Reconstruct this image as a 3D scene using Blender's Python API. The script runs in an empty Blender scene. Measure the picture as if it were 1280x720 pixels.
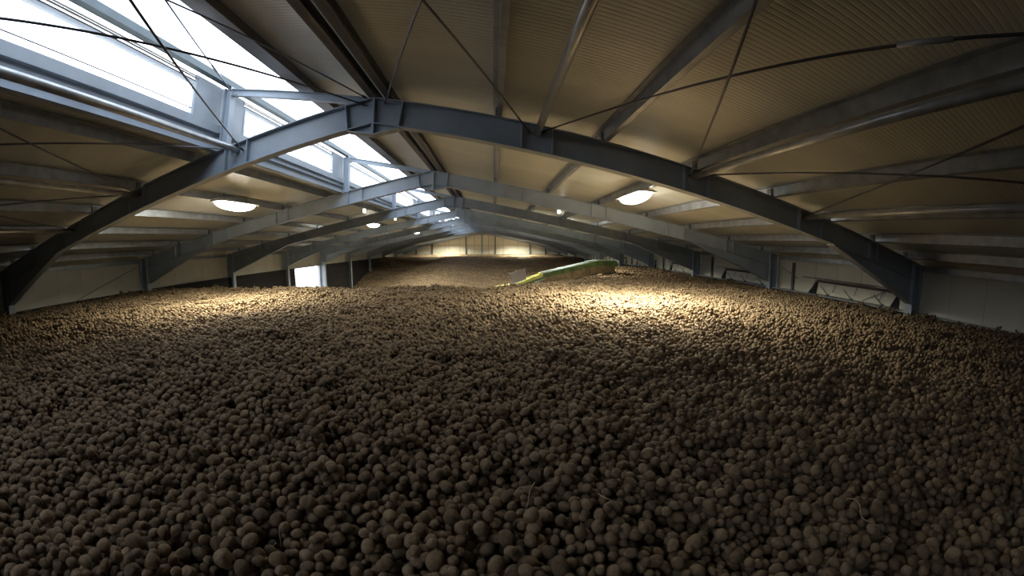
import bpy, bmesh, math, random
import numpy as np
from mathutils import Vector, Matrix
S = bpy.context.scene
C = S.collection
random.seed(7)
RNG = np.random.default_rng(11)

# ------------------------------------------------------------------ camera (ultra-wide phone lens)
LF, LK = 442.75, 0.084                      # image radius in px (1280 wide) = LF * (t + LK t^3)
PITCH, YAW, ROLL = -0.118, -0.0512, 0.0023
cam_d = bpy.data.cameras.new('camera'); cam = bpy.data.objects.new('camera', cam_d); C.objects.link(cam)
cam_d.type = 'PANO'; cam_d.sensor_fit = 'HORIZONTAL'; cam_d.sensor_width = 36.0
cam_d.clip_start = 0.02; cam_d.clip_end = 300
_t = np.linspace(0.0, 1.5, 400); _r = LF * (_t + LK * _t ** 3) * 36.0 / 1280.0
_A = np.stack([_r, _r ** 2, _r ** 3, _r ** 4], 1)
_k = np.linalg.lstsq(_A, _t, rcond=None)[0]
_cc = cam_d if hasattr(cam_d, 'fisheye_polynomial_k0') else cam_d.cycles
_cc.panorama_type = 'FISHEYE_LENS_POLYNOMIAL'
_cc.fisheye_fov = math.radians(200)
_cc.fisheye_polynomial_k0 = 0.0
_cc.fisheye_polynomial_k1 = -float(_k[0]); _cc.fisheye_polynomial_k2 = -float(_k[1])
_cc.fisheye_polynomial_k3 = -float(_k[2]); _cc.fisheye_polynomial_k4 = -float(_k[3])
def _world_to_cam():
    cy, sy = math.cos(YAW), math.sin(YAW); cp, sp = math.cos(PITCH), math.sin(PITCH); cr, sr = math.cos(ROLL), math.sin(ROLL)
    m1 = np.array([[cy, sy, 0], [-sy, cy, 0], [0, 0, 1]])
    m2 = np.array([[1, 0, 0], [0, cp, sp], [0, -sp, cp]])
    m3 = np.array([[cr, 0, sr], [0, 1, 0], [-sr, 0, cr]])
    return m3 @ m2 @ m1                      # rows: right, forward, up
W2C = _world_to_cam()
_R, _F, _U = W2C
cam.matrix_world = Matrix(((_R[0], _U[0], -_F[0], 0), (_R[1], _U[1], -_F[1], 0), (_R[2], _U[2], -_F[2], 0), (0, 0, 0, 1)))
S.camera = cam
S.view_settings.view_transform = 'Standard'; S.view_settings.look = 'None'
S.view_settings.gamma = 1.0; S.view_settings.use_curve_mapping = False
S.view_settings.exposure = 0.13
try:
    S.cycles.use_denoising = True
    S.cycles.max_bounces = 8; S.cycles.diffuse_bounces = 5; S.cycles.glossy_bounces = 3; S.cycles.transparent_max_bounces = 12
    S.cycles.sample_clamp_indirect = 6.0
except Exception: pass

# ------------------------------------------------------------------ daylight and lamps
SKY = 4.6                                    # overcast sky
LAMP_W = 610.0
LAMP_COL = (1.0, .99, 0.78)
w = bpy.data.worlds.new('overcast_sky'); S.world = w; w.use_nodes = True
nt = w.node_tree; bg = nt.nodes['Background']; bg.inputs['Strength'].default_value = SKY
tc = nt.nodes.new('ShaderNodeTexCoord'); nz = nt.nodes.new('ShaderNodeTexNoise'); cr = nt.nodes.new('ShaderNodeValToRGB')
nz.inputs['Scale'].default_value = 1.6; nz.inputs['Detail'].default_value = 3
cr.color_ramp.elements[0].position = .35; cr.color_ramp.elements[0].color = (.76, .80, .86, 1)
cr.color_ramp.elements[1].position = .62; cr.color_ramp.elements[1].color = (.97, .98, 1, 1)
nt.links.new(tc.outputs['Generated'], nz.inputs['Vector']); nt.links.new(nz.outputs['Fac'], cr.inputs['Fac']); nt.links.new(cr.outputs['Color'], bg.inputs['Color'])

# ------------------------------------------------------------------ building numbers (metres, camera at the origin)
Y0, BAY, NF = -0.28, 6.0, 10
FY = lambda i: Y0 + BAY * i
XR, ZT, P = -2.0, 2.51, 0.1972               # ridge x, rafter top at the ridge, roof slope
DEP = 0.46                                   # rafter depth
YB, YG = FY(-3) + .1, FY(NF) + 0.2                  # rear wall, far gable
HALF = 13.35
XL, XRT = XR - HALF - .15, XR + HALF + .15   # wall planes
ZB, ZFL = -1.43, -5.2                        # top of the retaining boards, floor
XM = XR - 3.2                                # plane of the clerestory windows
YM = FY(8)                                   # the monitor ends here
top = lambda x: ZT - P * abs(x - XR)
rpl = lambda x: ZT - P * (x - XR)            # right roof plane, continued over the monitor

# ------------------------------------------------------------------ helpers
class MB:
    def __init__(s): s.v = []; s.f = []
    def quad8(s, p):
        n = len(s.v); s.v += [tuple(q) for q in p]
        s.f += [tuple(n + k for k in q) for q in ((0,3,2,1),(4,5,6,7),(0,1,5,4),(1,2,6,5),(2,3,7,6),(3,0,4,7))]
        return s
    def box(s, x0, x1, y0, y1, z0, z1):
        return s.quad8([(x0,y0,z0),(x1,y0,z0),(x1,y1,z0),(x0,y1,z0),(x0,y0,z1),(x1,y0,z1),(x1,y1,z1),(x0,y1,z1)])
    def prism(s, poly, a, b):
        """poly: points (x, z) extruded along y from a to b"""
        n = len(s.v); m = len(poly)
        s.v += [(x, a, z) for x, z in poly] + [(x, b, z) for x, z in poly]
        s.f.append(tuple(n + k for k in range(m))); s.f.append(tuple(n + m + k for k in reversed(range(m))))
        for k in range(m): s.f.append((n + k, n + m + k, n + m + (k + 1) % m, n + (k + 1) % m))
        return s
    def prism_x(s, poly, a, b):
        n = len(s.v); m = len(poly)
        s.v += [(a, y, z) for y, z in poly] + [(b, y, z) for y, z in poly]
        s.f.append(tuple(n + k for k in range(m))); s.f.append(tuple(n + m + k for k in reversed(range(m))))
        for k in range(m): s.f.append((n + k, n + m + k, n + m + (k + 1) % m, n + (k + 1) % m))
        return s
    def bar(s, a, b, w_, h_, up=(0, 0, 1)):
        a, b = Vector(a), Vector(b); d = (b - a).normalized(); u = Vector(up)
        sd = d.cross(u)
        if sd.length < 1e-4: sd = d.cross(Vector((1, 0, 0)))
        sd.normalize(); u = sd.cross(d)
        x, y = sd * w_ / 2, u * h_ / 2
        return s.quad8([a-x-y, a+x-y, a+x+y, a-x+y, b-x-y, b+x-y, b+x+y, b-x+y])
    def tube(s, pts, r, n=12, cap=True):
        pts = [Vector(p) for p in pts]; base = len(s.v)
        rr = r if hasattr(r, '__len__') else [r] * len(pts)
        for k, p in enumerate(pts):
            d = (pts[min(k + 1, len(pts) - 1)] - pts[max(k - 1, 0)]).normalized()
            u = d.orthogonal() if k == 0 else (u - d * u.dot(d))
            u.normalize(); v = d.cross(u)
            for j in range(n):
                t = 2 * math.pi * j / n
                s.v.append(tuple(p + (u * math.cos(t) + v * math.sin(t)) * rr[k]))
        for k in range(len(pts) - 1):
            for j in range(n):
                s.f.append((base+k*n+j, base+k*n+(j+1)%n, base+(k+1)*n+(j+1)%n, base+(k+1)*n+j))
        if cap:
            s.f.append(tuple(base + j for j in reversed(range(n)))); s.f.append(tuple(base + (len(pts)-1)*n + j for j in range(n)))
        return s
    def build(s, name, mat, parent=None, smooth=False, bevel=0, loc=None):
        me = bpy.data.meshes.new(name); me.from_pydata(s.v, [], s.f); me.materials.append(mat)
        bm = bmesh.new(); bm.from_mesh(me); bmesh.ops.recalc_face_normals(bm, faces=bm.faces); bm.to_mesh(me); bm.free()
        if smooth: me.polygons.foreach_set('use_smooth', [True] * len(me.polygons))
        o = bpy.data.objects.new(name, me); C.objects.link(o)
        if parent is not None: o.parent = parent
        if bevel:
            md = o.modifiers.new('bevel', 'BEVEL'); md.width = bevel; md.segments = 2; md.limit_method = 'ANGLE'
        if loc is not None: o.location = loc
        return o
def tag(o, label=None, cat=None, group=None, kind=None):
    if label: o['label'] = label
    if cat: o['category'] = cat
    if group: o['group'] = group
    if kind: o['kind'] = kind
    return o
def empty(name, loc, label, cat, group=None):
    o = bpy.data.objects.new(name, None); C.objects.link(o); o.location = loc; o.empty_display_size = .1
    return tag(o, label, cat, group)
def copy_tree(o, loc, label=None, group=None):
    r = o.copy(); C.objects.link(r); r.location = loc
    if label: r['label'] = label
    if group: r['group'] = group
    for ch in list(o.children):
        c = ch.copy(); C.objects.link(c); c.parent = r
        for g in list(ch.children):
            d = g.copy(); C.objects.link(d); d.parent = c
    return r
def ordinal(n): return ['first','second','third','fourth','fifth','sixth','seventh','eighth','ninth','tenth','eleventh'][n]

# ------------------------------------------------------------------ materials
def mat(name, col, rough=.6, metal=0.0, var=.12, scale=3.0, bump=0.0, bscale=40.0, stretch=(1,1,1), spec=.5):
    m = bpy.data.materials.new(name); m.use_nodes = True; n = m.node_tree; b = n.nodes['Principled BSDF']
    b.inputs['Roughness'].default_value = rough; b.inputs['Metallic'].default_value = metal
    b.inputs['Specular IOR Level'].default_value = spec
    g = n.nodes.new('ShaderNodeNewGeometry'); mp = n.nodes.new('ShaderNodeMapping'); mp.inputs['Scale'].default_value = stretch
    n.links.new(g.outputs['Position'], mp.inputs['Vector'])
    t = n.nodes.new('ShaderNodeTexNoise'); t.inputs['Scale'].default_value = scale; t.inputs['Detail'].default_value = 5
    n.links.new(mp.outputs['Vector'], t.inputs['Vector'])
    r = n.nodes.new('ShaderNodeValToRGB')
    r.color_ramp.elements[0].position = .3; r.color_ramp.elements[1].position = .7
    r.color_ramp.elements[0].color = tuple(c * (1 - var) for c in col) + (1,)
    r.color_ramp.elements[1].color = tuple(min(1, c * (1 + var)) for c in col) + (1,)
    n.links.new(t.outputs['Fac'], r.inputs['Fac']); n.links.new(r.outputs['Color'], b.inputs['Base Color'])
    if bump:
        t2 = n.nodes.new('ShaderNodeTexNoise'); t2.inputs['Scale'].default_value = bscale; t2.inputs['Detail'].default_value = 4
        n.links.new(mp.outputs['Vector'], t2.inputs['Vector'])
        bp = n.nodes.new('ShaderNodeBump'); bp.inputs['Strength'].default_value = bump; bp.inputs['Distance'].default_value = .02
        n.links.new(t2.outputs['Fac'], bp.inputs['Height']); n.links.new(bp.outputs['Normal'], b.inputs['Normal'])
    return m
M = {}
M['steel'] = mat('painted_blue_grey_steel', (.33, .385, .445), .42, 0, .12, 2.0)
M['galv'] = mat('galvanised_steel', (.32, .345, .375), .36, .35, .22, 5.0)
M['tube'] = mat('galvanised_tube', (.42, .43, .43), .33, .5, .2, 6.0)
M['dark_steel'] = mat('dark_ridge_steel', (.13, .13, .135), .5, .3, .15, 3.0)
M['sheet'] = mat('grey_white_roof_sheet', (.64, .655, .595), .31, 0, .08, .9, stretch=(.3, 3, 1), spec=1.0)
M['cream'] = mat('cream_wall_panel', (.60, .57, .47), .55, 0, .06, 1.2)
M['board'] = mat('dark_retaining_board', (.022, .019, .019), .7, 0, .3, 2.0, stretch=(1, .2, 4), spec=.15)
M['black'] = mat('painted_gap_black', (.008, .008, .009), .8, 0, .1)
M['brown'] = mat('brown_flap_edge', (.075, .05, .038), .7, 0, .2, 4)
M['concrete'] = mat('floor_concrete', (.30, .28, .25), .8, 0, .15, 1.5)
M['rod'] = mat('bracing_rod_steel', (.12, .12, .135), .45, .4, .15, 8)
M['head'] = mat('dark_blue_green_steel', (.085, .115, .125), .45, 0, .12, 3)
M['white_frame'] = mat('pale_aluminium_frame', (.48, .51, .55), .4, .1, .06, 3)
M['sill'] = mat('pale_blue_grey_flashing', (.29, .325, .36), .45, .1, .08, 3)
M['heap_base'] = mat('dark_brown_heap_base', (.075, .055, .038), .95, 0, .35, 14, .5, 60)  # dark brown tone of the surface below the potatoes
M['green'] = mat('green_conveyor_paint', (.10, .175, .06), .6, 0, .5, 3.5)
M['yellow'] = mat('yellow_conveyor_paint', (.72, .70, .22), .5, 0, .15, 5)
M['plate'] = mat('pale_grey_plate', (.50, .46, .42), .6, 0, .08, 6)
M['dusty'] = mat('soil_covered_board', (.27, .22, .14), .9, 0, .3, 5, .3, 30)
M['rubber'] = mat('black_rubber_belt', (.02, .02, .02), .7, 0, .2, 6)
M['lamp_body'] = mat('white_lamp_body', (.7, .7, .68), .4, 0, .04)
M['root'] = mat('dry_pale_root', (.34, .27, .17), .85, 0, .3, 20)
M['potato'] = None
def potato_material():
    m = bpy.data.materials.new('dusty_potato_skin'); m.use_nodes = True; n = m.node_tree; b = n.nodes['Principled BSDF']
    b.inputs['Roughness'].default_value = .88; b.inputs['Specular IOR Level'].default_value = .25
    oi = n.nodes.new('ShaderNodeObjectInfo'); r = n.nodes.new('ShaderNodeValToRGB'); e = r.color_ramp.elements
    e[0].position = 0; e[0].color = (.122, .083, .049, 1); e[1].position = 1; e[1].color = (.222, .156, .095, 1)
    x = e.new(.5); x.color = (.178, .120, .070, 1)
    n.links.new(oi.outputs['Random'], r.inputs['Fac'])
    tc = n.nodes.new('ShaderNodeTexCoord'); t = n.nodes.new('ShaderNodeTexNoise'); t.inputs['Scale'].default_value = 2.6; t.inputs['Detail'].default_value = 6
    n.links.new(tc.outputs['Object'], t.inputs['Vector'])
    mr = n.nodes.new('ShaderNodeMapRange'); mr.inputs['From Min'].default_value = .3; mr.inputs['From Max'].default_value = .7; mr.inputs['To Min'].default_value = .72; mr.inputs['To Max'].default_value = 1.22
    n.links.new(t.outputs['Fac'], mr.inputs['Value'])
    mx = n.nodes.new('ShaderNodeMix'); mx.data_type = 'RGBA'; mx.blend_type = 'MULTIPLY'; mx.inputs['Factor'].default_value = 1
    n.links.new(r.outputs['Color'], mx.inputs['A']); n.links.new(mr.outputs['Result'], mx.inputs['B']); n.links.new(mx.outputs['Result'], b.inputs['Base Color'])
    t2 = n.nodes.new('ShaderNodeTexNoise'); t2.inputs['Scale'].default_value = 14; t2.inputs['Detail'].default_value = 3
    n.links.new(tc.outputs['Object'], t2.inputs['Vector'])
    bp = n.nodes.new('ShaderNodeBump'); bp.inputs['Strength'].default_value = .35; bp.inputs['Distance'].default_value = .05
    n.links.new(t2.outputs['Fac'], bp.inputs['Height']); n.links.new(bp.outputs['Normal'], b.inputs['Normal'])
    return m
M['potato'] = potato_material()
def clear_material(name, tint, gloss):
    m = bpy.data.materials.new(name); m.use_nodes = True; n = m.node_tree; n.nodes.clear()
    o = n.nodes.new('ShaderNodeOutputMaterial'); mx = n.nodes.new('ShaderNodeMixShader'); t = n.nodes.new('ShaderNodeBsdfTransparent'); g = n.nodes.new('ShaderNodeBsdfGlossy')
    t.inputs['Color'].default_value = tint; g.inputs['Roughness'].default_value = .1; mx.inputs['Fac'].default_value = gloss
    n.links.new(t.outputs[0], mx.inputs[1]); n.links.new(g.outputs[0], mx.inputs[2]); n.links.new(mx.outputs[0], o.inputs['Surface'])
    return m
M['glass'] = clear_material('window_glass', (.95, .97, 1, 1), .05)
M['rooflight'] = clear_material('translucent_rooflight_sheet', (.86, .90, .95, 1), .06)
def emit(name, col, st):
    m = bpy.data.materials.new(name); m.use_nodes = True; n = m.node_tree; n.nodes.clear()
    o = n.nodes.new('ShaderNodeOutputMaterial'); e = n.nodes.new('ShaderNodeEmission'); e.inputs['Color'].default_value = (*col, 1); e.inputs['Strength'].default_value = st
    n.links.new(e.outputs[0], o.inputs['Surface']); return m
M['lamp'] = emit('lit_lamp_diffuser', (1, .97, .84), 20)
M['small_lamp'] = emit('lit_small_lamp', (1, .97, .9), 5)

# ------------------------------------------------------------------ floor, walls, roof
def struct(o): o['kind'] = 'structure'; return o
struct(MB().box(XL - .3, XRT + .3, YB - .3, YG + .3, ZFL - .3, ZFL).build('floor', M['concrete']))
struct(MB().box(XL - 30, XL - .3, YB, YG, ZFL - .35, ZFL - .05).build('ground', M['concrete']))

def ribbed_sheet(name, x0, x1, zf, y0, y1, pitch=.062, th=.06):
    """micro-ribbed sheet; ribs run down the slope (along x), profile along y"""
    prof = []; y = y0; k = 0
    while y < y1 - 1e-6:
        e = min(y + pitch, y1); seam = False
        d = .008 if seam else .003
        g = .012
        prof += [(y, 0), (max(y, e - 2.4 * g), 0), (max(y, e - 1.7 * g), d), (max(y, e - .7 * g), d)]
        y = e; k += 1
    prof.append((y1, 0))
    mb = MB(); n = len(prof)
    xs = [x0, x1]
    for x in xs: mb.v += [(x, py, zf(x) + dz) for py, dz in prof]
    for x in xs: mb.v += [(x, py, zf(x) + th) for py, dz in (prof[0], prof[-1])]
    for j in range(n - 1): mb.f.append((j, j + 1, n + j + 1, n + j))
    b = 2 * n
    mb.f += [(b, b + 1, b + 3, b + 2)]
    mb.f += [tuple(range(n)) + (b + 1, b), tuple(range(n, 2 * n)) + (b + 3, b + 2), (0, n, b + 2, b), (n - 1, 2 * n - 1, b + 3, b + 1)]
    return struct(mb.build(name, M['sheet']))
HS = .205
ribbed_sheet('ceiling', XR - 1.62, XRT + .35, lambda x: rpl(x) + HS, YB, YG)
ribbed_sheet('ceiling', XL - .35, XM - .08, lambda x: top(x) + HS, YB, YM)
ribbed_sheet('ceiling', XL - .35, XR, lambda x: top(x) + HS, YM, YG)

# side walls: cream sheets above, openings where the photo has them
DY0, DY1 = 25.0, 29.55                       # doorway in the left wall
zlt = top(XL) + HS + .02; zrt = top(XRT) + HS + .02
mb = MB()
def seamed(mb, axis, x0, x1, y0, y1, z0, z1, step=1.0):
    y = y0
    while y < y1 - .01:
        e = min(y + step, y1)
        mb.box(x0, x1, y, e - .012, z0, z1); mb.box(x0 - .0 if axis > 0 else x0 + .015, x1 - .015 if axis > 0 else x1, e - .012, e, z0, z1)
        y = e
seamed(mb, 1, XL - .1, XL, YB, DY0, ZB, zlt); seamed(mb, 1, XL - .1, XL, DY0, DY1, ZB - .02, zlt); seamed(mb, 1, XL - .1, XL, DY1, YG, ZB, zlt)
struct(mb.build('wall_left', M['cream']))
mb = MB()
seamed(mb, -1, XRT, XRT + .1, YB, YG, ZB, zrt)
struct(mb.build('wall_right', M['cream']))
poly = [(XL - .1, ZFL), (XRT + .1, ZFL), (XRT + .1, zrt + .0), (XR, ZT + HS), (XL - .1, zlt)]
struct(MB().prism([(XL - .1, ZFL), (XRT + .1, ZFL), (XRT + .1, zrt), (XR - 3.3, rpl(XR - 3.3) + .3), (XM - .2, rpl(XM) + .3), (XM - .2, top(XM) + .2), (XL - .1, zlt)], YB - .15, YB).build('wall_rear', M['cream']))
# far gable: cream panels with joints
mb = MB(); x = XL - .1
step = 2.45
while x < XRT + .1:
    e = min(x + step, XRT + .1)
    for z0, z1 in ((ZB, .135), (.165, None)):
        p = [(x + .02, z0), (e - .02, z0)]
        if z1 is not None:
            if top(e) + .1 > z1 and top(x) + .1 > z1: p += [(e - .02, z1), (x + .02, z1)]
            else: p += [(e - .02, max(z0 + .01, min(z1, top(e) + .2))), (x + .02, max(z0 + .01, min(z1, top(x) + .2)))]
        else:
            ta, tb = top(x) + .2, top(e) + .2
            if ta < z0 and tb < z0: continue
            p += [(e - .02, max(tb, z0 + .01))] + ([(XR, ZT + .2)] if x < XR < e else []) + [(x + .02, max(ta, z0 + .01))]
        mb.prism(p, YG, YG + .1)
    x = e
struct(mb.build('wall_far', M['cream']))
struct(MB().prism([(XL - .1, ZFL), (XRT + .1, ZFL), (XRT + .1, zrt), (XR, ZT + HS + .1), (XL - .1, zlt)], YG + .101, YG + .2).build('wall_far_backing', M['black']))
# monitor end wall
struct(MB().prism([(XM - .1, top(XM)), (XR, ZT), (XM - .1, rpl(XM) + .25)], YM, YM + .1).build('wall_monitor_end', M['cream']))

# retaining boards
def boards(name, x0, x1, y0, y1, label):
    t = MB(); z = ZFL
    k = 0
    while z < ZB - .01:
        e = min(z + .24, ZB); t.box(x0, x1, y0, y1, z + .006, e); z = e
    o = t.build(name, M['board']); tag(o, label, 'retaining wall'); return o
BW = .12
boards('retaining_wall', XL - .08, XL + BW + .25, YB + .02, DY0, 'dark boarded retaining wall along the left side, in front of the bright doorway')
boards('retaining_wall', XL - .08, XL + BW + .25, DY1 + .95, YG - .3, 'dark boarded retaining wall along the left side, beyond the bright doorway')
boards('retaining_wall', XRT - .37, XRT + .08, YB + .02, YG - .3, 'dark boarded retaining wall along the right side under the air flaps')
o = MB().box(XL + .4, XRT - .4, YG - .28, YG - .02, ZFL, ZB).build('retaining_wall', M['board']); tag(o, 'dark retaining wall below the cream gable panels at the far end', 'retaining wall')
o = MB().box(XRT - .40, XRT - .0, YB + .02, YG - .3, ZB, ZB + .025).build('capping_rail', M['galv']); tag(o, 'thin grey metal capping rail on top of the right retaining wall', 'rail')
o = MB().box(XL + .4, XRT - .4, YG - .31, YG, ZB, ZB + .05).build('capping_rail', M['brown']); tag(o, 'thin capping rail across the foot of the far gable panels', 'rail')

# doorway: open sliding door leaf and jambs
d = empty('door_1', (XL, DY1, ZFL), 'white sliding door edge beside the bright opening in the left wall', 'door'); d['kind'] = 'structure'
MB().box(-.09, .12, .0, .42, 0, ZB - ZFL + .05).build('door_leaf', M['white_frame'], d)
MB().box(.12, .16, .05, .12, 0, ZB - ZFL).build('door_edge_post', M['steel'], d)
MB().box(-.09, .20, .44, .93, 0, ZB - ZFL).build('door_jamb', M['white_frame'], d)
MB().box(-.09, .05, DY0 - DY1, .0, ZB - ZFL - .06, ZB - ZFL + .0).build('door_track', M['galv'], d)
# gable posts
for k, xp in enumerate((-13.2, -10.45, -4.7, .22, 6.1, 8.75)):
    zt_ = top(xp) - .02
    o = MB().box(xp - .10, xp + .10, YG - .2, YG - .19, ZB + .05, zt_).box(xp - .10, xp + .10, YG - .02, YG - .01, ZB + .05, zt_).box(xp - .01, xp + .01, YG - .2, YG - .01, ZB + .05, zt_).build('gable_post', M['dark_steel'])
    tag(o, 'dark steel post on the far gable wall, %s from the left' % ordinal(k), 'post', 'gable posts')
o = MB().box(XR - .16, XR + .16, YG - .03, YG - .001, ZB + .05, ZT - .1).build('gable_post', M['sill']); tag(o, 'broad grey panel joint strip under the far ridge', 'post')

# ------------------------------------------------------------------ portal frames
def isection(mb, a, b, dep, fw=.20, tf=.018, tw=.014, y=0.0):
    """I-beam in the x-z plane between top-flange points a and b, depth measured vertically"""
    (ax, az), (bx, bz) = a, b
    mb.prism([(ax, az), (bx, bz), (bx, bz - tf), (ax, az - tf)], y - fw / 2, y + fw / 2)
    mb.prism([(ax, az - dep + tf), (bx, bz - dep + tf), (bx, bz - dep), (ax, az - dep)], y - fw / 2, y + fw / 2)
    mb.prism([(ax, az - tf), (bx, bz - tf), (bx, bz - dep + tf), (ax, az - dep + tf)], y - tw / 2, y + tw / 2)
CI, CO = 12.87, 13.33                        # column inner and outer face, from the ridge line
HS0 = 9.15                                   # haunch starts
def frame_parts(root):
    zr = lambda dx: ZT - P * dx - 0
    for s, nm in ((-1, 'l'), (1, 'r')):
        X = lambda dx: XR + s * dx
        mb = MB(); isection(mb, (X(0), zr(0)), (X(CI), zr(CI)), DEP); mb.build('rafter', M['steel'], root)
        # column: flanges face the inside and the outside
        mb = MB(); tf = .02
        a, b = sorted((X(CI), X(CI + tf))); mb.box(a, b, -.11, .11, ZFL, zr(CI))
        a, b = sorted((X(CO - tf), X(CO))); mb.box(a, b, -.11, .11, ZFL, zr(CO))
        a, b = sorted((X(CI + tf), X(CO - tf))); mb.box(a, b, -.008, .008, ZFL, zr(CO))
        mb.prism([(X(CI), zr(CI)), (X(CO), zr(CO)), (X(CO), zr(CO) - .02), (X(CI), zr(CI) - .02)], -.11, .11)
        mb.box(min(X(CI), X(CO)), max(X(CI), X(CO)), -.105, .105, -1.16, -1.14)
        mb.build('column', M['steel'], root)
        # haunch
        h0, h1 = zr(HS0) - DEP, -1.13
        mb = MB()
        mb.prism([(X(HS0), h0), (X(CI - .02), zr(CI) - DEP), (X(CI - .02), h1)], -.007, .007)
        mb.prism([(X(HS0), h0), (X(CI - .02), h1), (X(CI - .02), h1 - .02), (X(HS0), h0 - .02)], -.10, .10)
        mb.build('haunch', M['steel'], root)
        a, b = sorted((X(CI - .022), X(CI))); MB().box(a, b, -.10, .10, h1 - .05, zr(CI) + .03).build('end_plate', M['steel'], root)
        # stiffener pairs on the web beside tubes and splices
        for dx in (2.44, 2.94, 5.28, 5.78, 8.05, 8.75, 10.6, 10.95):
            z1 = zr(dx) - .019; z0 = z1 - DEP + .038
            a, b = X(dx - .009), X(dx + .009)
            MB().box(min(a, b), max(a, b), -.095, .095, z0 - .0, z1).build('stiffener', M['steel'], root)
        # purlin cleats standing on the top flange
        for dx in PURL:
            if s < 0 and dx < 5: continue
            a, b = sorted((X(dx - .012), X(dx + .012)))
            MB().box(a - .022 * s, b - .022 * s, -.06, .06, zr(dx) - .005, zr(dx) + .165).build('cleat', M['dark_steel'], root)
    # apex: end plates and the little haunch below
    for dx, lean in ((-.5, -.06), (.5, .06)):
        t = ZT - P * .5 - .015
        MB().prism([(XR + dx - .01, t), (XR + dx + .01, t), (XR + dx - lean + .01, t - DEP + .03), (XR + dx - lean - .01, t - DEP + .03)], -.095, .095).build('stiffener', M['steel'], root)
    MB().box(XR - .022, XR + .022, -.095, .095, ZT - .66, ZT - .01).build('apex_plate', M['steel'], root)
    mb = MB(); zb = ZT - P * .45 - DEP
    mb.prism([(XR - .45, zb), (XR, ZT - DEP), (XR + .45, zb), (XR, ZT - .66)], -.007, .007)
    mb.prism([(XR - .45, zb), (XR, ZT - .64), (XR, ZT - .66), (XR - .45, zb - .02)], -.095, .095)
    mb.prism([(XR + .45, zb), (XR, ZT - .64), (XR, ZT - .66), (XR + .45, zb - .02)], -.095, .095)
    mb.build('apex_haunch', M['steel'], root)
    # monitor post and strut
PURL = (2.05, 3.8, 5.55, 7.3, 9.05, 10.8, 12.45)
frame0 = empty('portal_frame', (0, FY(0), 0), 'blue-grey steel portal frame directly over the viewpoint', 'steel frame', 'portal frames')
frame_parts(frame0)
for i in range(1, NF + 1):
    lab = 'nearest blue-grey steel portal frame crossing the whole picture below the roof' if i == 1 else '%s blue-grey steel portal frame away from the viewer%s' % (ordinal(i - 1), ', against the far gable' if i == NF else '')
    copy_tree(frame0, (0, FY(i), 0), lab)
# monitor posts with struts
XP = XM + .17
def monitor_bent(i):
    r = empty('clerestory_strut', (0, FY(i), 0), 'grey steel post and strut carrying the clerestory roof above the %s frame' % ('nearest' if i == 1 else ordinal(i - 1) if i else 'overhead'), 'strut', 'clerestory struts')
    zt_ = rpl(XP) + .02
    MB().box(XP - .09, XP - .075, -.07, .07, top(XP), zt_).box(XP + .075, XP + .09, -.07, .07, top(XP), zt_).box(XP - .075, XP + .075, -.006, .006, top(XP), zt_).build('post', M['steel'], r)
    mb = MB(); isection(mb, (XP + .09, rpl(XP + .09) + .0), (XR - .12, rpl(XR - .12) + .0), .14, .10, .01, .008); mb.build('strut', M['steel'], r)
    MB().box(XP + .05, XP + .2, -.06, .06, zt_ - .17, zt_ - .155).build('bracket', M['steel'], r)
for i in range(0, 8): monitor_bent(i)

# ------------------------------------------------------------------ purlins (Z sections running the length of the store)
def zsec(x, zb, s, y0, y1, name, m, label, cat='purlin', h=.195, fl=.07, t=.012, group='roof purlins'):
    mb = MB(); dz = lambda dx: -P * (dx * s)     # follow the slope
    mb.prism([(x - .006, zb), (x + .006, zb), (x + .006, zb + h), (x - .006, zb + h)], y0, y1)
    a = s * fl
    mb.prism([(x, zb), (x + a, zb + dz(fl) * 1), (x + a, zb + dz(fl) + t), (x, zb + t)], y0, y1)
    mb.prism([(x, zb + h), (x - a, zb + h - dz(fl)), (x - a, zb + h - dz(fl) - t), (x, zb + h - t)], y0, y1)
    mb.prism([(x + a, zb + dz(fl)), (x + a - s * .008, zb + dz(fl)), (x + a - s * .008, zb + dz(fl) + .035), (x + a, zb + dz(fl) + .035)], y0, y1)
    return tag(mb.build(name, m), label, cat, group)
for k, dx in enumerate(PURL):
    zsec(XR + dx, ZT - P * dx, 1, YB, YG - .05, 'purlin', M['galv'], 'galvanised steel purlin under the right roof slope, %s down from the ridge' % ordinal(k))
    if dx > 3.5:
        zsec(XR - dx, ZT - P * dx, -1, YB, YG - .05, 'purlin', M['galv'], 'galvanised steel purlin under the left roof slope, %s down from the clerestory' % ordinal(k - 1))
for x, lab in ((XR - .02, 'dark steel ridge purlin, left one of the pair along the ridge'), (XR + .28, 'dark steel ridge purlin, right one of the pair along the ridge')):
    z = min(rpl(x), ZT) + .0
    mb = MB().box(x - .006, x + .006, YB, YG - .05, z, z + .15).box(x - .065, x + .065, YB, YG - .05, z, z + .012).box(x - .065, x + .065, YB, YG - .05, z + .138, z + .15)
    tag(mb.build('ridge_purlin', M['dark_steel']), lab, 'purlin', 'ridge purlins')
x = XR - 1.32
o = MB().prism([(x - .17, rpl(x - .17) + .03), (x + .17, rpl(x + .17) + .03), (x + .17, rpl(x + .17) + .17), (x - .17, rpl(x - .17) + .17)], YB, YM).build('rooflight_edge_beam', M['dark_steel'])
tag(o, 'broad dark beam along the right edge of the bright rooflight', 'beam')
o = MB().box(XP - .07, XP + .07, YB, YM, rpl(XP) + .03, rpl(XP) + .15).build('clerestory_head_beam', M['head']); tag(o, 'dark blue-grey beam along the head of the clerestory windows', 'beam')
zb_ = top(XM) + .0
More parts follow.
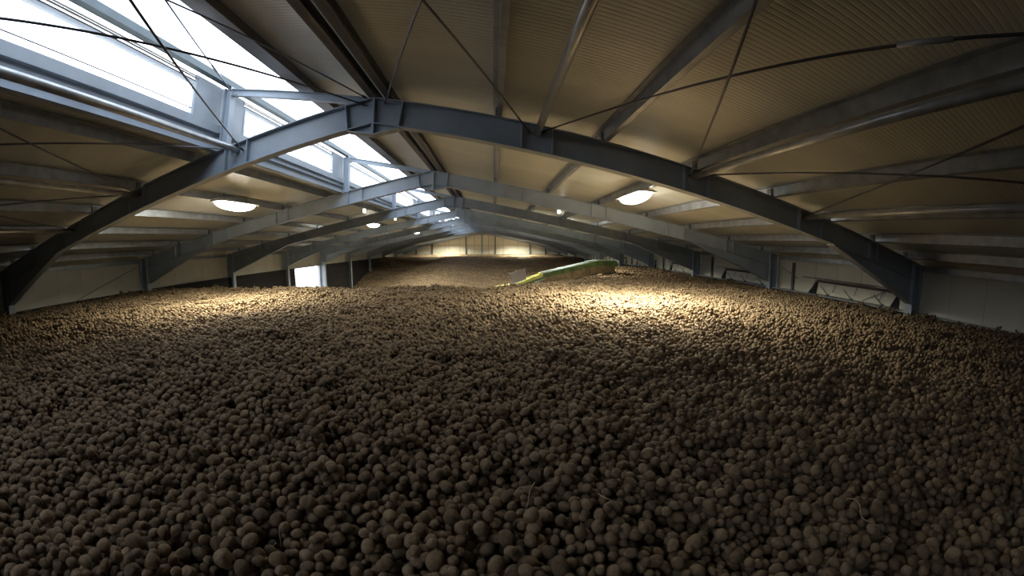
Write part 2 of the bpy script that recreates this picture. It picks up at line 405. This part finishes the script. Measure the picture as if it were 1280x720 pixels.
o = MB().box(XM - .1, XM + .06, YB, YM, zb_ + .0, zb_ + .015).box(XM - .025, XM - .01, YB, YM, zb_ + .015, zb_ + .2).box(XM - .1, XM + .06, YB, YM, zb_ + .2, zb_ + .215).build('clerestory_foot_beam', M['steel']); tag(o, 'blue-grey steel beam along the foot of the clerestory wall', 'beam')

# longitudinal round tubes meeting the frame webs
TUB = (2.70, 5.53, 8.30)
for k, dx in enumerate(TUB):
    for s, sd in ((1, 'right'), (-1, 'left')):
        z = ZT - P * dx - .12
        for i in (-1, 0):
            y0, y1 = FY(i) + .02, FY(i + 1) - .02
            y0 = max(y0, -6.2)
            o = MB().tube([(XR + s * dx, y0, z), (XR + s * dx, y1, z)], .057, 20).build('strut_tube', M['tube'], smooth=True)
            tag(o, 'round grey tube under the %s slope, %s from the ridge, %s' % (sd, ordinal(k), 'behind the viewpoint' if i < 0 else 'ending at the nearest frame'), 'tube', 'longitudinal tubes')
# ------------------------------------------------------------------ bracing rods in the nearest bay
def rod(a, b, r, label, buckle=None):
    a, b = Vector(a), Vector(b); o = MB().tube([a, b], r, 8).build('bracing_rod', M['rod'], smooth=True); tag(o, label, 'rod', 'roof bracing rods')
    if buckle:
        p = a.lerp(b, buckle[0]); q = a.lerp(b, buckle[1])
        MB().tube([p, q], r * 1.7, 8).build('turnbuckle', M['galv'], o, smooth=True)
    for p, q in ((a, b),):
        d = (q - p).normalized()
        MB().tube([p + d * .02, p + d * .1], r * 1.8, 8).build('rod_end', M['rod'], o, smooth=True)
    return o
nodes = [0.0] + list(TUB)
for s, sd in ((1, 'right'), (-1, 'left')):
    for k in range(3):
        a, b = nodes[k], nodes[k + 1]
        za, zb2 = ZT - P * a - .1, ZT - P * b - .1
        a_ = a + (.1 if a == 0 else .0)
        rod((XR + s * (a_ + .08), FY(1) - .02, za), (XR + s * (b - .12), FY(0) + .02, zb2), .014, 'thin bracing rod under the %s slope, running outward to the viewer, %s panel from ridge' % (sd, ordinal(k)), (.72, .78) if k == 1 else None)
        rod((XR + s * (b - .12), FY(1) - .02, zb2 - .03), (XR + s * (a_ + .08), FY(0) + .02, za - .03), .014, 'thin bracing rod under the %s slope, running inward to the viewer, %s panel from ridge' % (sd, ordinal(k)))
zp = rpl(XP) - .05
rod((XP + .05, FY(1) - .02, zp), (XR - .15, FY(0) + .02, ZT - .02), .011, 'thin bracing rod from the clerestory post top up past the bright rooflight', (.12, .2))
rod((XR - .15, FY(1) - .02, ZT + .02), (XP + .05, FY(0) + .02, zp), .011, 'thin bracing rod crossing the bright rooflight towards the ridge')

# ------------------------------------------------------------------ clerestory windows and rooflights, bay by bay
zs0, zs1 = top(XM) + .36, top(XM) + .52      # sill
zw1 = rpl(XM) - .17                          # underside of the window head
o = MB().box(XM - .1, XM - .02, YB, YM, top(XM) + .215, zs0).build('trim_1', M['sill']); struct(o)
o = MB().box(XM - .12, XM + .02, YB, YM, zs0, zs1).box(XM - .14, XM + .05, YB, YM, zs0 - .015, zs0 + .01).build('trim_2', M['sill']); struct(o)
for i in range(-3, 8):
    y0 = max(FY(i), YB); y1 = FY(i + 1)
    wa, wb = y0 + .80, y1 - .76
    r = empty('window_%d' % (i + 4), (XM - .06, y0, zs1), 'bright clerestory window in the %s bay' % ('nearest' if i == 0 else ordinal(i) if i > 0 else ordinal(-i - 1) + ' rearward'), 'window', 'clerestory windows'); r['kind'] = 'structure'
    H = zw1 - zs1; a, b = wa - y0, wb - y0
    MB().box(-.035, .035, a - .05, a, 0, H + .05).box(-.035, .035, b, b + .05, 0, H + .05).box(-.035, .035, a, b, H, H + .05).box(-.03, .03, a, b, 0, .03).build('window_frame', M['white_frame'], r)
    MB().box(-.006, .006, a, b, .03, H).build('window_pane', M['glass'], r)
    MB().box(-.03, -.005, a - .1, b + .1, H + .07, H + .10).box(.0, .025, a - .1, b + .1, H + .12, H + .14).box(-.02, .01, a - .1, b + .1, H + .17, H + .185).build('window_rail', M['dark_steel'], r)
    MB().tube([(.08, a + .1, .1), (.08, b - .05, .1)], .009, 8).build('opening_rod', M['rod'], r, smooth=True)
    MB().box(-.03, .02, b + .05, 5.98 if i >= 0 else y1 - y0 - .02, 0, H + .2).box(-.03, .02, 0, a - .05, 0, H + .2).build('blank_panel', M['sill'], r)
    MB().box(-.015, .005, a, b, H + .05, H + .075).build('head_pane', M['glass'], r)
    # rooflight panel over the bay
    xa, xb = XM - .25, XR - 1.47
    L = MB().prism([(xa, rpl(xa) + HS), (xb, rpl(xb) + HS), (xb, rpl(xb) + HS + .012), (xa, rpl(xa) + HS + .012)], y0 + .01, y1 - .01).build('rooflight', M['rooflight'])
    tag(L, 'white translucent rooflight panel over the %s bay' % ('nearest' if i == 0 else ordinal(i) if i > 0 else ordinal(-i - 1) + ' rearward'), 'rooflight', 'rooflights')
    # daylight portal over each glazed opening
    for (loc, rot, sx, sy) in (((XM - .5, (y0 + y1) / 2, (zs1 + rpl(XM)) / 2), (0, -math.pi / 2, 0), .9, BAY),):
        ld = bpy.data.lights.new('sky_portal', 'AREA'); ld.shape = 'RECTANGLE'; ld.size = sx; ld.size_y = sy; ld.cycles.is_portal = True
        lo = bpy.data.objects.new('sky_portal', ld); C.objects.link(lo); lo.location = loc; lo.rotation_euler = rot
ld = bpy.data.lights.new('sky_portal', 'AREA'); ld.shape = 'RECTANGLE'; ld.size = 2.2; ld.size_y = YM - YB; ld.cycles.is_portal = True
lo = bpy.data.objects.new('sky_portal', ld); C.objects.link(lo); lo.location = (XR - 2.4, (YM + YB) / 2, rpl(XR - 2.4) + HS + .1); lo.rotation_euler = (0, math.atan(P), 0)
ld = bpy.data.lights.new('sky_portal', 'AREA'); ld.shape = 'RECTANGLE'; ld.size = ZB - ZFL; ld.size_y = DY1 - DY0; ld.cycles.is_portal = True
lo = bpy.data.objects.new('sky_portal', ld); C.objects.link(lo); lo.location = (XL - .2, (DY0 + DY1) / 2, (ZB + ZFL) / 2); lo.rotation_euler = (0, -math.pi / 2, 0)

# ------------------------------------------------------------------ air flaps, mid posts and braces on the side walls
def air_flap(y0, y1, label):
    r = empty('air_flap', (XRT - .02, y0, ZB + .03), label, 'air flap', 'air flaps'); L = y1 - y0; H = .50
    MB().prism_x([(0, 0), (L, 0), (L - .42, H), (.02, H)], -.012, -.004).build('opening', M['black'], r)  # flat black plate; darkness of the gap behind the flap is painted
    MB().prism_x([(.30, .015), (L - .44, .015), (L - .50, H - .055), (.05, H - .055)], -.035, -.02).build('flap_panel', M['cream'], r)
    MB().prism_x([(.0, H - .075), (L - .40, H - .075), (L - .44, H + .015), (.0, H + .015)], -.055, -.012).build('flap_edge', M['brown'], r)  # thick top edge, with the shading of the lip put into its brown
    MB().tube([(-.07, -.3, H + .06), (-.07, L + .3, H + .06)], .012, 8).build('drive_shaft', M['rod'], r, smooth=True)
    for q in (.12, .40, .66, .93):
        y = L * q * .93 + .1
        MB().tube([(-.08, y, H + .02), (-.15, y + .10, .16)], .010, 8).build('pull_rod', M['rod'], r, smooth=True)
    for q in (.17, .52, .82):
        y = L * q * .9
        b = MB().tube([(-.07, y, .03), (-.13, y + .28, .30)], .013, 8).build('gas_strut', M['rod'], r, smooth=True)
        MB().box(-.10, -.03, y - .06, y + .05, .0, .06).build('strut_foot', M['rod'], b)
    MB().tube([(-.06, L * .35, .05), (-.09, L * .02 + .3, H - .02)], .008, 8).build('pull_cable', M['rod'], r, smooth=True)
    return r
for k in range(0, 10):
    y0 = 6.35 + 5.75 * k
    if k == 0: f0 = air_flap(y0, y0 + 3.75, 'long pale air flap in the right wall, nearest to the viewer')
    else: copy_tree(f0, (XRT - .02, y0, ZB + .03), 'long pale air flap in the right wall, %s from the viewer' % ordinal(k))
for k in range(0, 10):
    y = 10.9 + 5.75 * k
    if y > YG - 1: break
    o = MB().box(XRT - .10, XRT - .02, y - .05, y + .05, ZB + .03, top(XRT) - .2).build('wall_post', M['dark_steel']); tag(o, 'slim dark steel post on the right wall above the boards, %s from the viewer' % ordinal(k), 'post', 'right wall posts')
for s, x, sd in ((1, XRT - .08, 'right'), (-1, XL + .08, 'left')):
    a, b = sorted((x - .06, x + .06)); z = top(x) + .0
    o = MB().box(a, b, YB, YG - .05, z - .14, z - .125).box(a, b, YB, YG - .05, z + .0, z + .015).box(x - .01, x + .01, YB, YG - .05, z - .125, z).build('eave_beam', M['galv']); tag(o, 'galvanised eave beam along the top of the %s wall' % sd, 'beam', 'eave beams')
o = MB().tube([(XRT - .06, FY(2) - .15, -.55), (XRT - .06, FY(2) - 1.1, -.95)], .012, 8).build('wall_brace', M['rod'], smooth=True); tag(o, 'thin diagonal brace on the right wall between a frame column and the wall post', 'brace')
o = MB().tube([(XL + .06, FY(2) - .25, -.45), (XL + .06, FY(1) + 1.0, -2.0)], .012, 8).build('wall_brace', M['rod'], smooth=True); tag(o, 'thin diagonal brace on the left cream wall between the nearest two frames', 'brace')

# ------------------------------------------------------------------ lamps
def lamp(i, s, first=[None]):
    y = FY(i) + (1.9 if i == 9 else 1.7 if (i, s) == (3, 1) else 3.0); x = XR + s * (5.6 if s > 0 else 5.2); z = ZT - P * 5.4 - (.05 if i < 3 else .0)
    lab = 'bright long ceiling lamp under the %s slope, between %s and %s frames' % ('right' if s > 0 else 'left', ordinal(i - 1), ordinal(i))
    if first[0] is None:
        r = empty('batten_lamp', (x, y, z), lab, 'lamp', 'ceiling lamps')
        MB().prism([(-.12, -.0), (.12, -.0), (.255, -.062), (-.255, -.062)], -.84, .84).build('lamp_housing', M['lamp_body'], r, bevel=.008)
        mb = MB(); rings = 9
        for q in range(rings + 1):                                   # long domed diffuser, oversized so its shape takes in the lamp's glow
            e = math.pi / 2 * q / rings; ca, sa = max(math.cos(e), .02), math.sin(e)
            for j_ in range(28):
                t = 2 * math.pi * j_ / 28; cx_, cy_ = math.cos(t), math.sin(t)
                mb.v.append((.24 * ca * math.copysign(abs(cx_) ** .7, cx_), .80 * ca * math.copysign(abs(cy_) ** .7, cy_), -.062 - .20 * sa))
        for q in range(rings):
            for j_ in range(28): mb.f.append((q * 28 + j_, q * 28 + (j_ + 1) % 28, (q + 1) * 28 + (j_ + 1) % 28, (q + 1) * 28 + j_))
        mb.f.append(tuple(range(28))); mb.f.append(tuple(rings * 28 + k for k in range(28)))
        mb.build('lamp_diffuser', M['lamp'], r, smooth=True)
        for q in (-.5, .5): MB().tube([(0, q, 0), (0, q, .185)], .008, 6).build('suspension_wire', M['rod'], r)
        first[0] = r
    else: r = copy_tree(first[0], (x, y, z), lab)
    ld = bpy.data.lights.new('lamp_light', 'AREA'); ld.shape = 'RECTANGLE'; ld.size = .22; ld.size_y = 1.45
    ld.energy = LAMP_W; ld.color = LAMP_COL; ld.spread = math.radians(150)
    lo = bpy.data.objects.new('lamp_light', ld); C.objects.link(lo); lo.parent = r; lo.location = (0, 0, -.275)
    return r
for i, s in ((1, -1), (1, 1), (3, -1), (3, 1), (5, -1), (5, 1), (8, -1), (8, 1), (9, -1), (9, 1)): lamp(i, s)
def small_lamp(x, y, z, label):
    r = empty('small_lamp', (x, y, z), label, 'lamp', 'small lamps')
    MB().tube([(0, 0, .0), (0, 0, .16)], [.065, .055], 12).build('lamp_bulb', M['small_lamp'], r, smooth=True)
    MB().tube([(0, 0, .16), (0, 0, .2)], .035, 12).build('lamp_socket', M['lamp_body'], r, smooth=True)
    MB().tube([(0, 0, .2), (0, 0, .34)], .006, 6).build('lamp_cord', M['rod'], r)
small_lamp(-5.75, 15.4, 1.55, 'small bright hanging lamp on the left, between the second and third frames')
small_lamp(-5.7, 20.3, 1.55, 'small bright hanging lamp on the left, between the third and fourth frames')
small_lamp(2.62, 14.2, 1.34, 'small bright hanging lamp on the right slope, above the third frame')
r = empty('small_lamp', (-7.6, YG - .35, 1.36), 'tiny lit lamp on a cable high on the far gable wall', 'lamp'); MB().tube([(0, 0, -.08), (0, 0, .08)], .08, 12).build('lamp_bulb', M['small_lamp'], r); MB().tube([(0, .05, 0), (0, .2, -2.7)], .015, 6).build('lamp_cord', M['rod'], r)

# ------------------------------------------------------------------ conveyor beyond the heap
CY = 18.6
cv = empty('conveyor', (3.2, CY, -2.0), 'green potato conveyor with a yellow head lying on the far edge of the heap', 'conveyor')
def cp(x, z): return (x - 3.2, z + 2.0)
def side(x0, x1, zt0, zt1, h0, h1, y, th=.05):
    a, b = cp(x0, zt0), cp(x1, zt1); c, d_ = cp(x1, zt1 - h1), cp(x0, zt0 - h0)
    return MB().prism([a, b, c, d_], y - th / 2, y + th / 2)
x0, z0, x1, z1, x2 = 2.5, -1.44, 5.5, -.74, 6.45
for yy in (-.35, .35):
    side(x0, x1, z0, z1, .20, .26, yy).build('side_board', M['green'], cv)
    side(x1, x2, z1, z1, .26, .26, yy).build('side_board', M['green'], cv)
    side(x0, x1, z0 + .05, z1 + .05, .035, .035, yy, .06).build('side_rail', M['galv'], cv)
    side(x1, x2, z1 + .05, z1 + .05, .035, .035, yy, .06).build('side_rail', M['galv'], cv)
    side(x0, x1, z0 - .20, z1 - .26, .30, .42, yy, .04).build('lower_board', M['dusty'], cv)
    side(x1, x2, z1 - .26, z1 - .26, .42, .38, yy, .04).build('lower_board', M['dusty'], cv)
    side(.95, 2.55, -2.02, -1.38, .10, .22, yy, .06).build('head_guard', M['yellow'], cv)
    side(.95, 2.58, -2.12, -1.58, .08, .16, yy, .05).build('head_board', M['green'], cv)
side(.15, x1, -2.16, -.95, .03, .03, 0, .66).build('belt', M['rubber'], cv)
side(x1, x2, -.95, -.95, .03, .03, 0, .66).build('belt', M['rubber'], cv)
side(.1, 1.0, -2.12, -1.98, .06, .10, 0, .5).build('discharge_lip', M['yellow'], cv)
a = [cp(.76, -1.40), cp(1.62, -1.12), cp(1.68, -1.70), cp(1.0, -1.92)]
MB().prism([a[0], a[1], a[2], a[3]], -.47, -.44).build('deflector_plate', M['plate'], cv)
MB().prism([cp(1.12, -1.29), cp(1.17, -1.27), cp(1.17, -1.2), cp(1.12, -1.2)], -.47, -.44).build('plate_handle', M['plate'], cv)
side(2.1, 2.6, -1.84, -1.68, .05, .05, -.40, .04).build('edge_strip', M['white_frame'], cv)
for xq in (4.82, 5.0): side(xq, xq + .05, -1.15, -1.14, .35, .35, -.40, .05).build('support_strut', M['dark_steel'], cv)
for xq, hh in ((5.3, 3.9), (6.3, 4.0)):
    MB().box(xq - 3.24, xq - 3.16, -.3, -.22, -3.2, .75).box(xq - 3.24, xq - 3.16, .22, .3, -3.2, .75).build('leg', M['dark_steel'], cv)
side(6.4, 6.55, -.72, -.72, .28, .28, 0, .78).build('end_panel', M['green'], cv)

# ------------------------------------------------------------------ the potato heaps
def fbm(x, y, seed, octs):
    out = np.zeros_like(x); r = np.random.default_rng(seed)
    for sc, am in octs:
        for _ in range(5):
            a = r.uniform(0, 2 * math.pi); ph = r.uniform(0, 2 * math.pi); k = 2 * math.pi / sc * r.uniform(.7, 1.35)
            out += am / 2.2 * np.sin(k * (x * math.cos(a) + y * math.sin(a)) + ph)
    return out
def brow(x):
    return np.interp(x, [-16, -6, -3, 0, 1.5, 3.2, 5, 7, 9, 12], [12.4, 12.5, 12.6, 12.8, 13.2, 14.4, 17.0, 21.0, 26, 31])
def near_h(x, y):
    base = -1.595 + fbm(x, y, 3, [(5, .03), (1.5, .045), (.7, .02)])
    base = base + .20 * np.exp(-(((x - 8.6) / 1.8) ** 2 + ((y - 22) / 3.5) ** 2))
    d = np.maximum(0, y - brow(x) + .6 * 0)
    drop = np.where(d < .8, .30 * d * d, .30 * .64 + (d - .8) * .55)
    return np.maximum(base - drop, ZFL + .02)
def far_h(x, y):
    n = fbm(x, y, 5, [(9, .12), (3, .08), (1.2, .04)])
    y1 = 45 + .0 * x + 1.2 * np.sin(x * .35)
    base = np.interp(y - (y1 - 45), [30, 33, 45, 47, 60], [-5.3, -5.0, -1.62, -1.50, -1.47])
    return np.maximum(np.minimum(base + n * np.clip((y - 32) / 4, 0, 1), -1.40), ZFL + .01)
XLI, XRI = XL + .40, XRT - .40
# surface below the potatoes
def grid_faces(nx, ny, off):
    i, j = np.meshgrid(np.arange(nx - 1), np.arange(ny - 1), indexing='ij'); a = (i * ny + j).ravel() + off
    return np.stack([a, a + ny, a + ny + 1, a + 1], 1)
def grid(xa, xb, ya, yb, st, fn, dz):
    xs = np.arange(xa, xb + st * .5, st); xs[-1] = xb; ys = np.arange(ya, yb + st * .5, st); ys[-1] = yb
    gx, gy = np.meshgrid(xs, ys, indexing='ij'); gz = fn(gx, gy) + dz
    return np.stack([gx, gy, gz], -1).reshape(-1, 3), len(xs), len(ys)

def deposit(xa, xb, ya, yb, dens, keep, hfun, seed, res=.012):
    """drop round potatoes one by one into the lowest of a few nearby pockets"""
    r = np.random.default_rng(seed)
    nx, ny = int((xb - xa) / res) + 1, int((yb - ya) / res) + 1
    gx, gy = np.meshgrid(xa + np.arange(nx) * res, ya + np.arange(ny) * res, indexing='ij')
    H = hfun(gx, gy).astype(np.float32); del gx, gy
    n = int((xb - xa) * (yb - ya) * dens[0])
    X = r.uniform(xa, xb, n); Y = r.uniform(ya, yb, n)
    dn = np.interp(Y, dens[1], dens[2]) / dens[0]
    ok = (r.uniform(0, 1, n) < dn) & keep(X, Y); X, Y = X[ok], Y[ok]; n = len(X)
    o = np.argsort(r.uniform(0, 1, n)); X, Y = X[o], Y[o]
    classes = np.array([.020, .024, .027, .030, .034, .038, .043])
    ci = r.choice(7, n, p=[.10, .19, .24, .21, .14, .08, .04])
    prof = []
    for c in classes:
        k = int(c / res); q = np.arange(-k, k + 1) * res; dd = q[:, None] ** 2 + q[None, :] ** 2
        pr = np.where(dd <= c * c, np.sqrt(np.maximum(c * c - dd, 0)), -9.0).astype(np.float32); prof.append((k, pr))
    Z = np.empty(n); rad = classes[ci]
    fi = (X - xa) / res; fj = (Y - ya) / res
    jit = r.uniform(-1.7, 1.7, (n, 6, 2))
    for m in range(n):
        k, pr = prof[ci[m]]; best = 9e9
        s_ = rad[m] / res
        for t in range(7):
            if t == 0: i, j = int(fi[m]), int(fj[m])
            else: i, j = int(fi[m] + jit[m, t - 1, 0] * s_), int(fj[m] + jit[m, t - 1, 1] * s_)
            if i < k or j < k or i >= nx - k or j >= ny - k: continue
            z = float((H[i - k:i + k + 1, j - k:j + k + 1] + pr).max())
            if z < best: best, bi, bj = z, i, j
        if best > 1e9: Z[m] = np.nan; continue
        Z[m] = best - .03 * rad[m]
        sub = H[bi - k:bi + k + 1, bj - k:bj + k + 1]; np.maximum(sub, Z[m] + pr, out=sub)
        X[m] = xa + (bi + r_jit[m % 997, 0]) * res; Y[m] = ya + (bj + r_jit[m % 997, 1]) * res
    g = ~np.isnan(Z)
    return np.stack([X, Y, Z], 1)[g], rad[g]
r_jit = np.random.default_rng(1).uniform(-.45, .45, (997, 2))
def keep_near(x, y):
    return (np.abs(x + .2) < 4.6 * (y + .7) + 1.2) & (y < brow(x) + 1.2)
pts, rad = deposit(XLI, XRI, -.9, 24.0, (820, [-1, 3.5, 5, 8, 14, 24], [820, 780, 600, 430, 380, 320]), keep_near, near_h, 21)
NP = len(pts)
scl = np.stack([rad * RNG.uniform(.92, 1.28, NP), rad * RNG.uniform(.88, 1.04, NP), rad * RNG.uniform(.84, 1.0, NP)], 1)
rot = np.stack([RNG.normal(0, .5, NP), RNG.normal(0, .5, NP), RNG.uniform(0, 6.283, NP)], 1)
# which ones show largest in the picture
cpts = pts @ W2C.T
rho = np.hypot(cpts[:, 0], cpts[:, 2]); th = np.arctan2(rho, cpts[:, 1]); dist = np.linalg.norm(cpts, axis=1)
rr = LF * (th + LK * th ** 3); U = 640 + rr * cpts[:, 0] / rho; V = 360 - rr * cpts[:, 2] / rho
A = rad / dist * LF * (1 + 3 * LK * th ** 2) * 1.02
sel = np.where((th < 1.45) & (U > -25) & (U < 1305) & (V > 380) & (V < 745) & (dist < 4.2))[0]
buf = np.full((720, 1280), -1, int)
for m in sel[np.argsort(-dist[sel])]:
    a = A[m]; u0, u1 = max(0, int(U[m] - a)), min(1280, int(U[m] + a) + 2); v0, v1 = max(0, int(V[m] - a)), min(720, int(V[m] + a) + 2)
    if u1 <= u0 or v1 <= v0: continue
    uu = np.arange(u0, u1)[None, :] - U[m]; vv = np.arange(v0, v1)[:, None] - V[m]
    buf[v0:v1, u0:u1][uu * uu + vv * vv <= a * a] = m
cnt = np.bincount(buf[buf >= 0].ravel(), minlength=NP)
own = np.argsort(-cnt)[:300]
# the largest ones: an object each
def potato_mesh(k):
    r = np.random.default_rng(100 + k); bm = bmesh.new(); bmesh.ops.create_icosphere(bm, subdivisions=4, radius=1.0)
    dirs = r.normal(size=(7, 3)); am = r.uniform(-.07, .07, 7); fr = r.uniform(1.2, 3.2, 7); ph = r.uniform(0, 6.28, 7)
    eyes = r.normal(size=(6, 3)); eyes /= np.linalg.norm(eyes, axis=1)[:, None]
    for v in bm.verts:
        p = np.array(v.co); q = 1 + float((am * np.sin(fr * (dirs @ p) + ph)).sum()) * .6
        for e in eyes:
            d = float(p @ e); q -= .035 * math.exp(-((1 - d) / .012))
        v.co = Vector(p * q)
    me = bpy.data.meshes.new('potato'); bm.to_mesh(me); bm.free(); me.materials.append(M['potato'])
    me.polygons.foreach_set('use_smooth', [True] * len(me.polygons)); return me
PM = [potato_mesh(k) for k in range(8)]
proto = bpy.data.objects.new('potato', PM[0])
tag(proto, 'brown dusty potato lying loose on the near part of the heap, closest to the viewer', 'potato', 'potatoes in the foreground of the heap')
for q, m in enumerate(own):
    o = proto if q == 0 else proto.copy()
    o.data = PM[q % 8]; C.objects.link(o)
    o.location = pts[m]; o.rotation_euler = rot[m]; o.scale = scl[m]
# all others: one mass
rest = np.setdiff1d(np.arange(NP), own)
def far_points():
    n = 60000; x = RNG.uniform(XLI, XRI, n); y = RNG.uniform(32.5, YG - .35, n)
    z = far_h(x, y) + .01; return np.stack([x, y, z], 1)
def make_mass(name, base_v, base_f, P_, S_, R_, label):
    nb = len(base_v); me = bpy.data.meshes.new(name)
    me.from_pydata(np.concatenate([base_v, P_]).tolist(), [], base_f.tolist())
    tot = nb + len(P_)
    a = me.attributes.new('is_point', 'BOOLEAN', 'POINT'); a.data.foreach_set('value', np.r_[np.zeros(nb, bool), np.ones(len(P_), bool)])
    a = me.attributes.new('psize', 'FLOAT_VECTOR', 'POINT'); a.data.foreach_set('vector', np.concatenate([np.ones((nb, 3)), S_]).astype(np.float32).ravel())
    a = me.attributes.new('prot', 'FLOAT_VECTOR', 'POINT'); a.data.foreach_set('vector', np.concatenate([np.zeros((nb, 3)), R_]).astype(np.float32).ravel())
    a = me.attributes.new('pick', 'INT', 'POINT'); a.data.foreach_set('value', np.r_[np.zeros(nb, np.int32), RNG.integers(0, 6, len(P_)).astype(np.int32)])
    me.materials.append(M['heap_base']); me.polygons.foreach_set('use_smooth', [True] * len(me.polygons))
    o = bpy.data.objects.new(name, me); C.objects.link(o); tag(o, label, 'potato heap', kind='stuff')
    md = o.modifiers.new('potatoes', 'NODES'); md.node_group = potato_group(); return o
_pg = [None]
def potato_group():
    if _pg[0]: return _pg[0]
    g = bpy.data.node_groups.new('potato_scatter', 'GeometryNodeTree'); N = g.nodes; L = g.links
    g.interface.new_socket('Geometry', in_out='INPUT', socket_type='NodeSocketGeometry'); g.interface.new_socket('Geometry', in_out='OUTPUT', socket_type='NodeSocketGeometry')
    gi = N.new('NodeGroupInput'); go = N.new('NodeGroupOutput'); join = N.new('GeometryNodeJoinGeometry'); variants = N.new('GeometryNodeJoinGeometry')
    for k in range(6):
        ico = N.new('GeometryNodeMeshIcoSphere'); ico.inputs['Radius'].default_value = 1; ico.inputs['Subdivisions'].default_value = 4
        sp = N.new('GeometryNodeSetPosition'); pos = N.new('GeometryNodeInputPosition'); add = N.new('ShaderNodeVectorMath'); add.operation = 'ADD'; add.inputs[1].default_value = (k * 7.3, k * 3.1, k * 5.7)
        nz = N.new('ShaderNodeTexNoise'); nz.inputs['Scale'].default_value = .9; nz.inputs['Detail'].default_value = 2
        sub = N.new('ShaderNodeMath'); sub.operation = 'SUBTRACT'; sub.inputs[1].default_value = .5
        mul = N.new('ShaderNodeMath'); mul.operation = 'MULTIPLY'; mul.inputs[1].default_value = .34
        vs = N.new('ShaderNodeVectorMath'); vs.operation = 'SCALE'
        L.new(pos.outputs[0], add.inputs[0]); L.new(add.outputs[0], nz.inputs['Vector']); L.new(nz.outputs['Fac'], sub.inputs[0]); L.new(sub.outputs[0], mul.inputs[0])
        L.new(pos.outputs[0], vs.inputs[0]); L.new(mul.outputs[0], vs.inputs['Scale']); L.new(vs.outputs[0], sp.inputs['Offset']); L.new(ico.outputs['Mesh'], sp.inputs['Geometry'])
        sm = N.new('GeometryNodeSetShadeSmooth'); L.new(sp.outputs[0], sm.inputs[0])
        st = N.new('GeometryNodeSetMaterial'); st.inputs['Material'].default_value = M['potato']; L.new(sm.outputs[0], st.inputs['Geometry'])
        gt = N.new('GeometryNodeGeometryToInstance'); L.new(st.outputs[0], gt.inputs[0]); L.new(gt.outputs[0], variants.inputs[0])
    def attr(nm, ty):
        a = N.new('GeometryNodeInputNamedAttribute'); a.data_type = ty; a.inputs['Name'].default_value = nm; return a.outputs[0]
    iop = N.new('GeometryNodeInstanceOnPoints'); L.new(gi.outputs[0], iop.inputs['Points']); L.new(variants.outputs[0], iop.inputs['Instance'])
    iop.inputs['Pick Instance'].default_value = True
    L.new(attr('is_point', 'BOOLEAN'), iop.inputs['Selection']); L.new(attr('pick', 'INT'), iop.inputs['Instance Index'])
    L.new(attr('psize', 'FLOAT_VECTOR'), iop.inputs['Scale']); L.new(attr('prot', 'FLOAT_VECTOR'), iop.inputs['Rotation'])
    dl = N.new('GeometryNodeDeleteGeometry'); dl.domain = 'POINT'; L.new(gi.outputs[0], dl.inputs[0]); L.new(attr('is_point', 'BOOLEAN'), dl.inputs['Selection'])
    L.new(dl.outputs[0], join.inputs[0]); L.new(iop.outputs[0], join.inputs[0]); L.new(join.outputs[0], go.inputs[0])
    _pg[0] = g; return g
bv, nx_, ny_ = grid(XLI, XRI, YB + .05, 32.0, .25, near_h, -.004)
make_mass('potato_heap', bv, grid_faces(nx_, ny_, 0), pts[rest], scl[rest], rot[rest], 'wide heap of loose brown potatoes filling the front of the store up to the boards')
fp = far_points(); nf = len(fp); fr_ = RNG.uniform(.035, .055, nf)
bv, nx_, ny_ = grid(XLI, XRI, 32.0, YG - .3, .35, far_h, -.004)
make_mass('potato_heap', bv, grid_faces(nx_, ny_, 0), fp, np.stack([fr_ * 1.15, fr_, fr_ * .9], 1), RNG.uniform(0, 6.28, (nf, 3)), 'sloping brown potato heap at the far end below the gable')

# dry roots and stalks lying on the potatoes
def unproject(u, v, zz):
    dx, dz = u - 640, 360 - v; r = math.hypot(dx, dz); t = r / LF
    for _ in range(30): t -= (LF * (t + LK * t ** 3) - r) / (LF * (1 + 3 * LK * t * t))
    d = W2C.T @ np.array([math.sin(t) * dx / r, math.cos(t), math.sin(t) * dz / r])
    return d * zz / d[2]
def surf_z(x, y):
    d2 = (pts[:, 0] - x) ** 2 + (pts[:, 1] - y) ** 2; m = d2 < (rad * 1.0) ** 2
    return float((pts[m, 2] + np.sqrt(np.maximum(rad[m] ** 2 - d2[m], 0))).max()) if m.any() else float(near_h(np.array([x]), np.array([y]))[0])
roots = [([(1046, 641), (1062, 652), (1070, 668), (1082, 677), (1100, 684), (1108, 692)], 'long pale curved root on the potatoes at the lower right'),
         ([(1044, 688), (1044, 700), (1036, 709), (1028, 714)], 'short pale hooked root below the long root at the lower right'),
         ([(344, 690), (354, 678), (364, 668)], 'thin straight straw on the potatoes at the lower left'),
         ([(668, 618), (662, 628), (657, 640)], 'thin upright stalk between potatoes near the lower middle'),
         ([(746, 626), (756, 632), (768, 640)], 'thin slanting stalk right of the lower middle'),
         ([(672, 697), (680, 690), (684, 686)], 'short dry stalk on a large potato at the bottom middle'),
         ([(624, 473), (626, 480), (628, 486)], 'small pale straw in the middle of the heap')]
for uv, lab in roots:
    g = [unproject(u, v, -1.44) for u, v in uv]; dense = []
    for a, b in zip(g[:-1], g[1:]):
        for t in (0, .33, .66): dense.append(a + (b - a) * t)
    dense.append(g[-1])
    zz = [surf_z(p[0], p[1]) + .004 for p in dense]; zz = [max(zz[max(0, k - 1):k + 2]) for k in range(len(zz))]
    pp = [(p[0], p[1], z) for p, z in zip(dense, zz)]
    o = MB().tube(pp, [.0028 - .0012 * k / len(pp) for k in range(len(pp))], 6).build('dry_root', M['root'], smooth=True); tag(o, lab, 'root', 'dry roots on the heap')
print('potatoes', NP, 'visible counts', cnt[own[0]], cnt[own[-1]])
